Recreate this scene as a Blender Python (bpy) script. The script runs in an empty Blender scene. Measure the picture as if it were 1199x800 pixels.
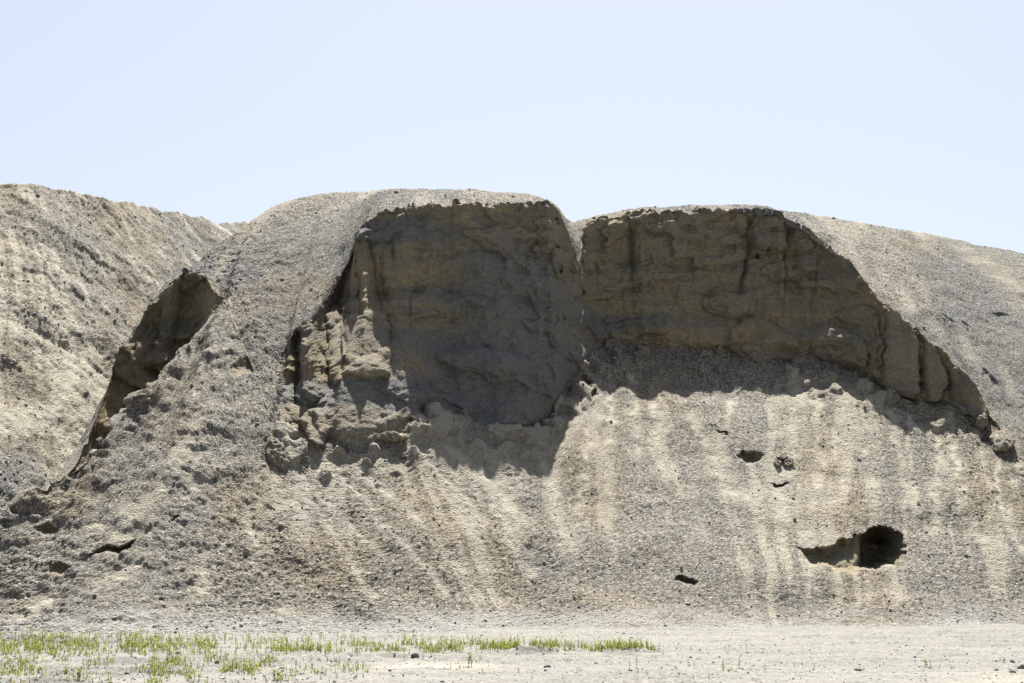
import bpy, math, random
import numpy as np
from mathutils import Vector

# ------------------------------------------------------------------ camera, sky, sun, exposure
F, CX, HY, EYE = 1800.0, 599.5, 640.0, 1.7      # focal length in reference pixels, axis, horizon row, eye height
scene = bpy.context.scene
col = scene.collection
cam_data = bpy.data.cameras.new('camera')
cam = bpy.data.objects.new('camera', cam_data); col.objects.link(cam)
cam.location = (0, 0, EYE); cam.rotation_euler = (math.radians(90), 0, 0)
cam_data.sensor_width = 36.0; cam_data.lens = F / 1199.0 * 36.0
cam_data.shift_y = (HY - 400.0) / 1199.0
cam_data.clip_end = 6000
scene.camera = cam

SUN_EL, SUN_AZ = math.radians(61.0), math.radians(4.0)   # azimuth from +Y (behind the mound) towards +X
world = bpy.data.worlds.new('World'); scene.world = world
world.use_nodes = True
wn = world.node_tree.nodes; wl = world.node_tree.links
bg = wn['Background']
sky = wn.new('ShaderNodeTexSky'); sky.sky_type = 'NISHITA'; sky.sun_disc = False
sky.sun_elevation = SUN_EL; sky.sun_rotation = SUN_AZ
sky.air_density = 1.0; sky.dust_density = 2.2; sky.ozone_density = 1.0; sky.altitude = 0
hs = wn.new('ShaderNodeHueSaturation'); hs.inputs['Saturation'].default_value = 0.66; hs.inputs['Hue'].default_value = 0.503; hs.inputs['Value'].default_value = 1.0
wl.new(sky.outputs[0], hs.inputs['Color']); wl.new(hs.outputs[0], bg.inputs[0]); bg.inputs[1].default_value = 0.05

sd = bpy.data.lights.new('sun', 'SUN'); sun = bpy.data.objects.new('sun', sd); col.objects.link(sun)
sd.energy = 5.0; sd.angle = math.radians(0.53); sd.color = (1.0, 0.965, 0.905)
sv = Vector((math.sin(SUN_AZ) * math.cos(SUN_EL), math.cos(SUN_AZ) * math.cos(SUN_EL), math.sin(SUN_EL)))
sun.rotation_euler = sv.to_track_quat('Z', 'Y').to_euler(); sun.location = (0, 0, 60)
vs = scene.view_settings
vs.view_transform = 'Standard'; vs.look = 'None'; vs.exposure = 1.55; vs.gamma = 1.0; vs.use_curve_mapping = False

# ------------------------------------------------------------------ helpers
def W(px, py, Y):
    return ((px - CX) / F * Y, Y, EYE + (HY - py) / F * Y)

def proj(X, Y, Z):
    Yc = np.maximum(Y, 1.0)
    return CX + F * X / Yc, HY - F * (Z - EYE) / Yc

def pchip(x, xs, ys):
    xs = np.asarray(xs, float); ys = np.asarray(ys, float)
    h = np.diff(xs); d = np.diff(ys) / h
    m = np.zeros_like(ys); m[0] = d[0]; m[-1] = d[-1]
    for i in range(1, len(xs) - 1):
        if d[i-1] * d[i] > 0:
            w1 = 2*h[i] + h[i-1]; w2 = h[i] + 2*h[i-1]
            m[i] = (w1 + w2) / (w1/d[i-1] + w2/d[i])
    xc = np.clip(x, xs[0], xs[-1])
    k = np.clip(np.searchsorted(xs, xc) - 1, 0, len(xs) - 2)
    t = (xc - xs[k]) / h[k]
    t2, t3 = t*t, t*t*t
    return (2*t3-3*t2+1)*ys[k] + (t3-2*t2+t)*h[k]*m[k] + (-2*t3+3*t2)*ys[k+1] + (t3-t2)*h[k]*m[k+1]

def _hash(i, j, k, seed):
    h = (i.astype(np.uint32) * np.uint32(374761393) + j.astype(np.uint32) * np.uint32(668265263)
         + k.astype(np.uint32) * np.uint32(2246822519) + np.uint32(seed * 3266489917 & 0xffffffff))
    h ^= h >> np.uint32(13); h *= np.uint32(1274126177); h ^= h >> np.uint32(16)
    h *= np.uint32(2654435761); h ^= h >> np.uint32(15)
    return h.astype(np.float32) * np.float32(2.0 / 4294967295.0) - np.float32(1.0)

def noise3(x, y, z, seed=0):
    x = np.asarray(x, np.float32); y = np.asarray(y, np.float32); z = np.asarray(z, np.float32)
    x, y, z = x*.36+y*.48-z*.8, -x*.8+y*.6, x*.48+y*.64+z*.6          # turn the lattice off the axes
    x, y, z = np.broadcast_arrays(x, y, z)
    xi, yi, zi = np.floor(x), np.floor(y), np.floor(z)
    fx, fy, fz = x - xi, y - yi, z - zi
    ux, uy, uz = [f*f*f*(f*(f*6-15)+10) for f in (fx, fy, fz)]
    xi, yi, zi = xi.astype(np.int32), yi.astype(np.int32), zi.astype(np.int32)
    r = 0
    for a in (0, 1):
        wa = ux if a else 1-ux
        for b in (0, 1):
            wb = uy if b else 1-uy
            for c in (0, 1):
                wc = uz if c else 1-uz
                r = r + wa*wb*wc*_hash(xi+a, yi+b, zi+c, seed)
    return r

def noise2(x, y, seed=0):
    x = np.asarray(x, np.float32); y = np.asarray(y, np.float32)
    x, y = np.broadcast_arrays(x, y)
    xi, yi = np.floor(x), np.floor(y); fx, fy = x-xi, y-yi
    ux, uy = fx*fx*fx*(fx*(fx*6-15)+10), fy*fy*fy*(fy*(fy*6-15)+10)
    xi, yi = xi.astype(np.int32), yi.astype(np.int32); zz = np.zeros_like(xi)
    return ((1-ux)*(1-uy)*_hash(xi, yi, zz, seed) + ux*(1-uy)*_hash(xi+1, yi, zz, seed)
            + (1-ux)*uy*_hash(xi, yi+1, zz, seed) + ux*uy*_hash(xi+1, yi+1, zz, seed))

def fbm3(x, y, z, seed, octaves=3, gain=0.5):
    r = 0; a = 1.0; s = 1.0
    for o in range(octaves):
        r = r + a*noise3(x*s, y*s, z*s, seed+o*7); a *= gain; s *= 2.03
    return r

def sstep(a, b, x):
    t = np.clip((x-a)/(b-a), 0, 1); return t*t*(3-2*t)

def seg_dist(px, py, pts):
    """distance in reference pixels to a polyline, and the fraction along it"""
    best = np.full(px.shape, 1e9, np.float32); frac = np.zeros(px.shape, np.float32)
    n = len(pts) - 1
    for i in range(n):
        (x0, y0), (x1, y1) = pts[i], pts[i+1]
        dx, dy = x1-x0, y1-y0
        t = np.clip(((px-x0)*dx + (py-y0)*dy) / (dx*dx+dy*dy), 0, 1)
        d = np.hypot(px-(x0+t*dx), py-(y0+t*dy))
        m = d < best
        best = np.where(m, d, best); frac = np.where(m, (i+t)/n, frac)
    return best, frac

def poly_sd(px, py, pts):
    """signed distance (positive inside) to a closed outline"""
    d, _ = seg_dist(px, py, list(pts) + [pts[0]])
    inside = np.zeros(px.shape, bool)
    n = len(pts)
    for i in range(n):
        (x0, y0), (x1, y1) = pts[i], pts[(i+1) % n]
        if y0 == y1: continue
        c = ((y0 > py) != (y1 > py)) & (px < (x1-x0)*(py-y0)/(y1-y0) + x0)
        inside ^= c
    return np.where(inside, d, -d)

def new_mesh(name, verts, faces, attrs=None, smooth=False):
    me = bpy.data.meshes.new(name)
    nv, nf = len(verts), len(faces); k = faces.shape[1]
    me.vertices.add(nv); me.vertices.foreach_set('co', np.ascontiguousarray(verts, np.float32).ravel())
    me.loops.add(nf*k); me.loops.foreach_set('vertex_index', np.ascontiguousarray(faces, np.int32).ravel())
    me.polygons.add(nf); me.polygons.foreach_set('loop_start', np.arange(0, nf*k, k, dtype=np.int32))
    me.update(calc_edges=True)
    if smooth: me.polygons.foreach_set('use_smooth', np.ones(nf, bool))
    for an, av in (attrs or {}).items():
        a = me.attributes.new(an, 'FLOAT', 'POINT'); a.data.foreach_set('value', np.ascontiguousarray(av, np.float32))
    return me

def obj(name, me, mat, parent=None, **props):
    o = bpy.data.objects.new(name, me); col.objects.link(o)
    if mat is not None and not me.materials: me.materials.append(mat)
    if parent is not None: o.parent = parent
    for k, v in props.items(): o[k] = v
    return o

def empty(name, **props):
    o = bpy.data.objects.new(name, None); col.objects.link(o)
    o.empty_display_size = 0.3
    for k, v in props.items(): o[k] = v
    return o

def grid_faces(nr, nc):
    i = np.arange(nr-1)[:, None]*nc + np.arange(nc-1)[None, :]
    return np.stack([i, i+1, i+nc+1, i+nc], -1).reshape(-1, 4)

def grid_normals(P):
    du = np.gradient(P, axis=1); dv = np.gradient(P, axis=0)
    n = np.cross(du, dv); n /= np.linalg.norm(n, axis=2, keepdims=True) + 1e-9
    return n

# ------------------------------------------------------------------ materials
class NT:
    def __init__(self, name):
        self.m = bpy.data.materials.new(name); self.m.use_nodes = True
        self.t = self.m.node_tree; self.n = self.t.nodes; self.l = self.t.links
        self.b = self.n['Principled BSDF']
        self.b.inputs['Specular IOR Level'].default_value = 0.15
        self.b.inputs['Roughness'].default_value = 0.95
        self.co = self.n.new('ShaderNodeTexCoord').outputs['Object']
    def attr(self, name):
        a = self.n.new('ShaderNodeAttribute'); a.attribute_name = name; return a.outputs['Fac']
    def noise(self, scale, detail=3, rough=0.55, vec=None):
        n = self.n.new('ShaderNodeTexNoise'); n.inputs['Scale'].default_value = scale
        n.inputs['Detail'].default_value = detail; n.inputs['Roughness'].default_value = rough
        self.l.new(vec or self.co, n.inputs['Vector']); return n.outputs['Fac']
    def voro(self, scale, feature='F1', rnd=1.0):
        n = self.n.new('ShaderNodeTexVoronoi'); n.inputs['Scale'].default_value = scale; n.feature = feature
        n.inputs['Randomness'].default_value = rnd
        self.l.new(self.co, n.inputs['Vector']); return n
    def scale(self, s):
        n = self.n.new('ShaderNodeMapping'); n.inputs['Scale'].default_value = s
        self.l.new(self.co, n.inputs['Vector']); return n.outputs[0]
    def ramp(self, fac, stops, interp='LINEAR'):
        n = self.n.new('ShaderNodeValToRGB'); cr = n.color_ramp; cr.interpolation = interp
        while len(cr.elements) < len(stops): cr.elements.new(0.5)
        for e, (p, c) in zip(cr.elements, stops):
            e.position = p; e.color = (c[0], c[1], c[2], 1) if hasattr(c, '__len__') else (c, c, c, 1)
        self.l.new(fac, n.inputs[0]); return n.outputs[0]
    def mix(self, fac, a, b, blend='MIX'):
        n = self.n.new('ShaderNodeMix'); n.data_type = 'RGBA'; n.blend_type = blend
        for s, v in ((n.inputs[0], fac), (n.inputs[6], a), (n.inputs[7], b)):
            if isinstance(v, (int, float)): s.default_value = v
            elif isinstance(v, tuple): s.default_value = (*v, 1)
            else: self.l.new(v, s)
        return n.outputs[2]
    def math(self, op, a, b=0.0, c=None, clamp=False):
        n = self.n.new('ShaderNodeMath'); n.operation = op; n.use_clamp = clamp
        for s, v in zip(n.inputs, (a, b, c)):
            if v is None: continue
            if isinstance(v, (int, float)): s.default_value = v
            else: self.l.new(v, s)
        return n.outputs[0]
    def bump(self, h, strength, dist):
        n = self.n.new('ShaderNodeBump'); n.inputs['Strength'].default_value = strength
        n.inputs['Distance'].default_value = dist; self.l.new(h, n.inputs['Height'])
        self.l.new(n.outputs[0], self.b.inputs['Normal'])
    def out(self, c): self.l.new(c, self.b.inputs['Base Color']); return self.m

def earth_material(name):
    """loose gravel / fine pale sand / compacted cliff, chosen by the attributes stored on the mesh"""
    t = NT(name)
    sand, cliff, blue, ochre = t.attr('sand'), t.attr('cliff'), t.attr('blue'), t.attr('ochre')
    v1 = t.voro(20.0); v2 = t.voro(44.0)
    g1 = t.ramp(v1.outputs['Color'], [(0.0, (.04,.04,.042)), (.25, (.15,.146,.14)), (.55, (.36,.347,.318)), (.82, (.58,.56,.51)), (1, (.90,.88,.82))])
    g2 = t.ramp(v2.outputs['Color'], [(0.0, (.06,.06,.062)), (.3, (.22,.213,.20)), (.7, (.46,.44,.395)), (1, (.80,.77,.70))])
    grav = t.mix(.32, g1, g2)
    grav = t.mix(1.0, grav, (.86,.85,.83), 'MULTIPLY')
    tint = t.ramp(t.noise(.55, 4, .6), [(.3, (1.0,.99,.965)), (.55, (1.02,.98,.90)), (.75, (.95,.965,.985))])
    grav = t.mix(1.0, grav, tint, 'MULTIPLY')
    grav = t.mix(t.math('MULTIPLY', ochre, .75), grav, t.mix(1.0, grav, (1.02,.87,.66), 'MULTIPLY'))
    grav = t.mix(t.math('MULTIPLY', blue, .8), grav, t.mix(1.0, grav, (.72,.76,.84), 'MULTIPLY'))
    sn = t.ramp(t.noise(22, 4, .7), [(.3, (.50,.46,.36)), (.7, (.72,.665,.53))])
    sn = t.mix(.18, sn, g2)
    loose = t.mix(sand, grav, sn)
    dn = t.ramp(t.noise(6, 6, .7), [(.3, (.36,.348,.318)), (.7, (.47,.456,.42))])
    loose = t.mix(t.math('MULTIPLY', t.attr('dust'), .9), loose, dn)
    # cliff: layered compact sandy silt, colour darkened to deepen the shade on the faces
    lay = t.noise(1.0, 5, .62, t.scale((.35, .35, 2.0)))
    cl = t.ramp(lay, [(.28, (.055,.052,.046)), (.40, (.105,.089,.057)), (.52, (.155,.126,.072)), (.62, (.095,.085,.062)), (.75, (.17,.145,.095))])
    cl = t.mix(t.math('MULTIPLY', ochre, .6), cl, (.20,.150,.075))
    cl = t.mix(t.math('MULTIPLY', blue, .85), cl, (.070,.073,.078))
    gr = t.ramp(t.noise(30, 5, .75), [(.3, .78), (.7, 1.85)])
    cl = t.mix(1.0, cl, gr, 'MULTIPLY')
    cl = t.mix(.16, cl, g2)
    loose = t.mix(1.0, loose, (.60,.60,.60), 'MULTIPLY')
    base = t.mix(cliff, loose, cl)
    h = t.math('ADD', t.math('MULTIPLY', t.noise(45, 4, .7), .6), t.math('MULTIPLY', v1.outputs['Distance'], -.7))
    t.bump(h, .9, .05)
    return t.out(base)

EARTH = earth_material('quarry_earth')

def ground_material():
    t = NT('dusty_ground')
    v1 = t.voro(24.0); v2 = t.voro(60.0)
    g = t.ramp(v1.outputs['Color'], [(0, (.04,.04,.04)), (.25, (.15,.145,.135)), (.7, (.30,.288,.262)), (1, (.52,.505,.47))])
    g2 = t.ramp(v2.outputs['Color'], [(0, (.12,.115,.11)), (.5, (.27,.258,.23)), (1, (.42,.40,.37))])
    g = t.mix(.5, g, g2)
    dust = t.ramp(t.noise(6, 6, .7), [(.3, (.28,.268,.243)), (.7, (.36,.348,.32))])
    m = t.ramp(t.noise(1.0, 5, .62, t.scale((.18, 1.6, 1))), [(.42, 0), (.60, 1)])
    c = t.mix(t.math('MULTIPLY', m, .75), g, dust)
    c = t.mix(t.math('MULTIPLY', t.attr('pale'), .9), c, (.46,.425,.365))
    c = t.mix(t.math('MULTIPLY', t.attr('stony'), .9), c, t.mix(1.0, g, (.72,.71,.72), 'MULTIPLY'))
    c = t.mix(1.0, c, (.655,.66,.65), 'MULTIPLY')
    t.bump(t.math('ADD', t.noise(40, 4, .7), t.math('MULTIPLY', v1.outputs['Distance'], -.6)), .6, .03)
    return t.out(c)
GROUND = ground_material()

def stone_material(name, a, b):
    t = NT(name)
    oi = t.n.new('ShaderNodeObjectInfo').outputs['Random']
    v = t.attr('shade')
    c = t.mix(v, a, b)
    c = t.mix(1.0, c, t.ramp(t.noise(14, 5, .7), [(.3, .6), (.7, 1.3)]), 'MULTIPLY')
    t.bump(t.noise(30, 4, .7), .5, .02)
    return t.out(c)
STONE = stone_material('loose_stone', (.13,.127,.122), (.42,.40,.37))
DARKSTONE = stone_material('dark_stone', (.10,.095,.095), (.22,.205,.20))

def plant_material():
    t = NT('weed_leaf')
    v = t.attr('shade')
    c = t.ramp(v, [(0, (.085,.13,.02)), (.45, (.19,.225,.03)), (.75, (.30,.29,.055)), (.9, (.29,.195,.08)), (1, (.23,.13,.065))])
    t.b.inputs['Roughness'].default_value = .6
    tr = t.n.new('ShaderNodeBsdfTranslucent'); t.l.new(c, tr.inputs[0])
    mx = t.n.new('ShaderNodeMixShader'); mx.inputs[0].default_value = .45
    t.l.new(t.b.outputs[0], mx.inputs[1]); t.l.new(tr.outputs[0], mx.inputs[2])
    t.l.new(mx.outputs[0], t.n['Material Output'].inputs[0])
    return t.out(c)
PLANT = plant_material()

# ------------------------------------------------------------------ the mound: a loft of profiles running front to back
xs_fine = np.arange(-12.4, 14.6, 0.028)
X = np.concatenate([-np.geomspace(19, 12.43, 60), xs_fine, np.geomspace(14.63, 48, 90)])
nc = len(X)

def knots(ctrl):
    p = np.array([W(*c) for c in ctrl]); o = np.argsort(p[:, 0]); p = p[o]
    return pchip(X, p[:, 0], p[:, 1]), pchip(X, p[:, 0], p[:, 2])

# toe of the slope on the ground
y1 = pchip(X, [-19, -12, -9, -3, 2, 8, 14, 25, 48], [31, 29.9, 29.4, 30.3, 31.4, 32.6, 33.6, 34.6, 36])
z1 = np.full(nc, -0.10)
def apron_Y(px, py, s=.66):
    Y = 36.0
    for _ in range(20):
        toe = np.interp((px-CX)/F*Y, X, y1)
        Y = (EYE + s*toe) / (s - (HY-py)/F)
    return Y
def onap(px, py, s=.66): return (px, py, apron_Y(px, py, s))

# K4: rim of the cliffs (left gully wall, centre bay, right bay)
rim = [(-330, 640, 38), (-150, 636, 38), (-40, 622, 37.6), (60, 590, 37.6), (94, 532, 39), (116, 488, 40.2), (127, 449, 41), (150, 398, 42), (180, 352, 43),
       (205, 330, 43.8), (216, 319, 44.4), (236, 322, 44), (258, 345, 42.6), (280, 368, 41.6), (300, 385, 40.6), (318, 400, 39.7), (331, 408, 39),
       (346, 386, 39.5), (365, 372, 39.8), (386, 338, 40.9), (400, 312, 41.4), (414, 292, 41.7), (424, 272, 41.8), (431, 260, 41.6), (447, 250, 41.3), (480, 241, 41.0),
       (520, 236, 41.0), (560, 235, 41.1), (600, 238, 41.4), (636, 240, 42.0), (648, 246, 42.1), (658, 262, 42.4), (668, 282, 42.7), (678, 300, 43.2), (682, 268, 45.1),
       (700, 259, 45.5), (728, 254, 45.8), (738, 254, 45.9), (744, 250, 45.8), (790, 247, 46), (840, 246, 46.2), (874, 247, 46.2), (880, 249, 46.2), (886, 249, 46.1), (914, 252, 46.1),
       (928, 263, 46.2), (940, 266, 46), (950, 275, 45.93), (972, 292, 45.69), (990, 302, 45.03), (1012, 330, 44.48), (1030, 352, 44.02), (1060, 382, 43.59),
       (1085, 400, 43.35), (1112, 424, 42.91), (1135, 450, 42.27), (1152, 478, 42), (1176, 508, 41.3), (1196, 535, 40.6), (1230, 540, 41.2), (1330, 540, 41.7), (1700, 540, 43)]
y4, z4 = knots(rim)
# K3: foot of the cliffs
base = [(-330, 642, 36.5), (-150, 640, 36.5), (-40, 632, 36.2), (60, 610, 36.4), (100, 560, 38.7), (150, 545, 40.7), (200, 500, 42.3), (216, 470, 42.5), (238, 405, 42.1),
        (262, 362, 41.9), (280, 374, 41.3), (300, 391, 40.3), (318, 406, 39.4), (328, 416, 38.6), (326, 466, 37.7), (331, 497, 36.8), (345, 508, 36.7), (380, 526, 36.5), (420, 529, 36.5), (455, 523, 36.8),
        (482, 504, 37.6), (510, 486, 38.7), (550, 494, 38.9), (590, 508, 38.8), (630, 500, 39.5), (655, 472, 40.8), (672, 442, 42.0), (686, 425, 43.0), (700, 410, 44.6),
        (730, 404, 45.2), (770, 404, 45.3), (810, 410, 45.2), (850, 412, 45.2), (900, 412, 45.2), (940, 420, 44.8), (980, 428, 44.5), (1010, 440, 44.1),
        (1040, 458, 43.5), (1075, 470, 43.0), (1105, 472, 42.8), (1135, 488, 42.0), (1160, 512, 41.1), (1180, 530, 40.5), (1198, 542, 40.2), (1232, 545, 40.9), (1330, 545, 41.4), (1700, 545, 42.7)]
y3, z3 = knots(base)
# left shoulder, between the gully and the central bay: no cliff, all knots lie on one even slope
def toe_h(d): return np.where(d < 2.2, .30*d + .70*d*d/4.4, d - .77)          # gentle concave toe, then an even slope
S0 = np.interp(X, [-8.1, -7.5, -6, -5.6], [.755, .75, .775, .77])
sh_w = sstep(-8.05, -7.75, X)*(1-sstep(-5.9, -5.6, X))
y3s = np.interp(X, [-7.9, -5.75], [41.9, 36.8]); y4s = np.interp(X, [-8.0, -7.4, -5.8], [42.4, 41.7, 39.0])
z3s = -.1+S0*toe_h(y3s-y1); z4s = -.1+S0*toe_h(y4s-y1)
y3 = y3*(1-sh_w)+y3s*sh_w; z3 = z3*(1-sh_w)+z3s*sh_w; y4 = y4*(1-sh_w)+y4s*sh_w; z4 = z4*(1-sh_w)+z4s*sh_w
# K2: crest of the front slope (differs from K3 only at the left, where the slope hides the gully)
ridge = [(-330, 644, 33), (-200, 643, 32.6), (-110, 640, 32.2), (-40, 621, 32.3), (0, 606, 32.8), (48, 574, 33.7), (92, 545, 34.6), (144, 490, 36.3), (176, 460, 37.3), (210, 419, 38.8), (225, 404, 39.4),
         (246, 372, 40.6), (252, 366, 41.0)]
p2 = np.array([W(*c) for c in ridge]); o2 = np.argsort(p2[:, 0]); p2 = p2[o2]
xa = p2[-1, 0]
y2 = np.where(X <= xa, pchip(X, p2[:, 0], p2[:, 1]), y3 - 0.25)
z2 = np.where(X <= xa, pchip(X, p2[:, 0], p2[:, 2]), z3 - 0.17)
bl = sstep(xa-.15, xa+.15, X)
y2 = np.minimum(y2, y3-.1)*(1-bl) + (y3-.25)*bl; z2 = z2*(1-bl) + (z3-.17)*bl
# K5: skyline crest
crest = [(-330, 642, 42), (-150, 641, 42), (-40, 632, 41.5), (70, 595, 40.8), (110, 500, 42), (135, 446, 43), (160, 395, 44), (190, 349, 45.2), (216, 317, 46.0), (240, 305, 46.8), (265, 281, 47.3), (290, 261, 47.7), (330, 240, 48.2), (365, 229, 48.4), (400, 225, 48.4), (440, 225, 48.4), (480, 229, 48.5),
         (520, 234, 48.5), (570, 236.5, 48.5), (620, 240, 48.5), (645, 250, 48.8), (662, 264, 49.2), (680, 265, 49.5), (700, 259, 50), (730, 254, 50.5), (780, 250, 50.5), (840, 248, 50.8), (900, 249, 51),
         (950, 254, 51.5), (1000, 262, 52), (1060, 271, 52.6), (1120, 281, 53.2), (1199, 296, 54), (1300, 318, 55), (1500, 370, 57), (2000, 520, 60)]
y5, z5 = knots(crest)
# rim irregularity
ij = noise2(X*1.3, X*0+3, 11)*.10 + noise2(X*4.1, X*0+9, 12)*.06
cl_h = np.clip(z4 - z3, 0, 10)*(1-sh_w)
cmask_col = sstep(.4, 1.6, cl_h)
flw = np.exp(-((X+4.9)/.8)**2)
fl_n = np.abs(noise2(X*2.9, X*0+6, 15))
jy = ij*1.2*cmask_col + flw*(.55*fl_n-.1)
jz = (noise2(X*2.3, X*0+1, 13)*.07 + noise2(X*6.5, X*0+2, 14)*.05 + noise2(X*13, X*0+4, 16)*.04)*cmask_col - .30*flw*fl_n

n12, n23, n34, n45, n56 = 360, 12, 270, 190, 24
rows = []
tag_rows = []
t = np.linspace(0, 1, n12, endpoint=False)[:, None]
S_raw = (z2-z1)/toe_h(y2-y1)
xg = np.arange(-19, 48, .05); ker = np.exp(-.5*(np.arange(-40, 41)*.05/.55)**2); ker /= ker.sum()
sg = np.interp(xg, X, S_raw); sg = np.convolve(np.pad(sg, 40, mode='edge'), ker, mode='valid')
S_sm = np.interp(X, xg, sg)
za = z1 + S_sm*toe_h((y2-y1)*t)
za = za + (z2 - (z1 + S_sm*toe_h(y2-y1)))*t**5
rows.append(np.stack([np.broadcast_to(X, (n12, nc)), y1+(y2-y1)*t, za], -1)); tag_rows += [0]*n12
t = np.linspace(0, 1, n23, endpoint=False)[:, None]
rows.append(np.stack([np.broadcast_to(X, (n23, nc)), y2+(y3-y2)*t, z2+(z3-z2)*sstep(0, 1, t)], -1)); tag_rows += [1]*n23
t = np.linspace(0, 1, n34, endpoint=False)[:, None]
# cliff: foot flares out, upper part nearly vertical
cpow = 1.5 - .5*sstep(-6.3, -5.8, X)*sstep(-3.2, -3.9, X) - .4*sstep(9.5, 11, X)
cpow = cpow*(1-sh_w) + sh_w
yy = y3+(y4-y3)*(1-(1-t)**cpow)
rows.append(np.stack([np.broadcast_to(X, (n34, nc)), yy, z3+(z4-z3)*t], -1)); tag_rows += [2]*n34
t = (np.linspace(0, 1, n45, endpoint=False)**1.15)[:, None]
p = pchip(X, [-19, -9, -7, -5, -4, -2, 2, 8, 11, 14, 48], [1, 1.2, 1.22, 1.25, 1.5, 1.6, 1.6, 1.5, 1.3, 1.2, 1.2])
rows.append(np.stack([np.broadcast_to(X, (n45, nc)), y4+(y5-y4)*t, z4+(z5-z4)*(1-(1-t)**p)], -1)); tag_rows += [3]*n45
t = np.linspace(0, 1, n56)[:, None]
yb = y5 + 6 + np.clip(z5, 0, 20)*1.5
rows.append(np.stack([np.broadcast_to(X, (n56, nc)), y5+(yb-y5)*t, z5+(-.4-z5)*(.35*t+.65*t*t)], -1)); tag_rows += [4]*n56
P = np.concatenate(rows, 0).astype(np.float64)
R = np.array(tag_rows)
nr = len(R)
# fractions along the sections, as columns
tfr = np.concatenate([np.linspace(0, 1, n, endpoint=False) for n in (n12, n23, n34, n45)] + [np.linspace(0, 1, n56)])
T = np.broadcast_to(tfr[:, None], (nr, nc))
RG = np.broadcast_to(R[:, None], (nr, nc))
XX = P[..., 0]
wj = np.where(RG == 2, T**1.3, np.where(RG == 3, np.exp(-T*9), 0))
P[..., 1] += wj*jy; P[..., 2] += wj*jz
# smooth masks
chh = np.broadcast_to(cmask_col, (nr, nc))
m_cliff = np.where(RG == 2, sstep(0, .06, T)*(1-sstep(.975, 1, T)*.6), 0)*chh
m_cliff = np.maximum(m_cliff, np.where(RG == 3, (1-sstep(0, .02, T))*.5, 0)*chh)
PX, PY = proj(P[..., 0], P[..., 1], P[..., 2])
PX = PX.astype(np.float32); PY = PY.astype(np.float32)
gully_w = m_cliff * (XX < -8.0)

# --- cliffs: flutes, layers, cracks
Xf, Zf, Yf = [P[..., i].astype(np.float32) for i in (0, 2, 1)]
ridged = 1 - np.abs(noise2(Xf*1.15+Yf*.2, Zf*.10, 21))*2
flute = .26*noise2(Xf*.8+Yf*.2, Zf*.16, 22) + .10*ridged + .07*noise2(Xf*3.0+Yf*.3, Zf*.35, 23)
zw = Zf + .28*noise2(Xf*.35, Xf*0, 24) + .12*noise2(Xf*1.1, Yf*.4, 25)
strat = .05*noise2(zw*1.7, Xf*.25, 26) + .022*noise2(zw*5.2, Xf*.5, 27) + .012*noise2(zw*11, Xf*.9, 28)
led = noise3(Xf*.55, Yf*.5, zw*1.6, 34) + .4*noise3(Xf*2, Yf*2, zw*4, 35)
rough = .13*noise3(Xf*1.7, Yf*2, Zf*1.9, 29) + .075*noise3(Xf*4.3, Yf*4, Zf*4.7, 30) + .045*noise3(Xf*10, Yf*9, Zf*10, 32) + .16*sstep(.0, .12, led) + .10*sstep(.35, .45, led)
rough = rough*(1-.68*np.exp(-((PX-425)/62)**2)*sstep(330, 370, PY))*(1+.7*(XX < -8))
strong_fl = 1 + 1.9*np.exp(-((PX-395)/48)**2) + .9*np.exp(-((PX-1060)/70)**2)
dY = -(flute*strong_fl*.9 + strat + rough) * m_cliff
crk = [  # (polyline, half width px, depth m, above/below only on cliff)
    ([(736, 250), (738, 300), (737, 330)], 4, .30), ([(881, 247), (874, 300), (866, 345)], 6, .55), ([(924, 252), (921, 300), (919, 348)], 5, .40),
    ([(443, 300), (446, 335), (452, 350)], 5, .35), ([(460, 282), (461, 305)], 5, .25), ([(481, 340), (481, 380)], 4, .2), ([(427, 262), (440, 330), (447, 365)], 5, .35),
    ([(341, 385), (343, 430), (340, 470)], 9, .8), ([(365, 370), (372, 410), (378, 450)], 4, .3), ([(392, 335), (396, 380), (400, 420)], 5, .35), ([(416, 292), (418, 340), (420, 370)], 4, .35),
    ([(1029, 352), (1030, 400), (1026, 440)], 5, .45), ([(1074, 395), (1078, 440), (1078, 468)], 4, .4), ([(1088, 400), (1108, 440), (1112, 470)], 6, .6), ([(963, 290), (955, 330), (950, 380)], 3, .2),
    ([(700, 300), (760, 322), (800, 318), (860, 305)], 5, .16), ([(880, 292), (920, 298), (960, 292)], 4, .12), ([(450, 300), (520, 300), (560, 292), (640, 300)], 5, .10),
    ([(150, 420), (148, 470), (140, 520)], 4, .15), ([(184, 360), (176, 400), (172, 440)], 5, .3), ([(165, 380), (160, 410)], 4, .25)]
wob = 3.0*noise2(Xf*2.5, Zf*2.5, 31)+1.2*noise2(Xf*.1, Zf*4, 33)
for pts, w, d in crk:
    x0, x1 = min(q[0] for q in pts)-25, max(q[0] for q in pts)+25; y0, y1_ = min(q[1] for q in pts)-25, max(q[1] for q in pts)+25
    sel = (RG == 2) & (PX > x0) & (PX < x1) & (PY > y0) & (PY < y1_)
    if not sel.any(): continue
    dd, fr = seg_dist(PX[sel]+wob[sel], PY[sel], pts); w = w*.5
    dY[sel] += .8*d*np.exp(-dd/w)*(.35+.65*np.sin(np.clip(fr, .06, .94)*math.pi))*m_cliff[sel]
P[..., 1] += dY

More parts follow.
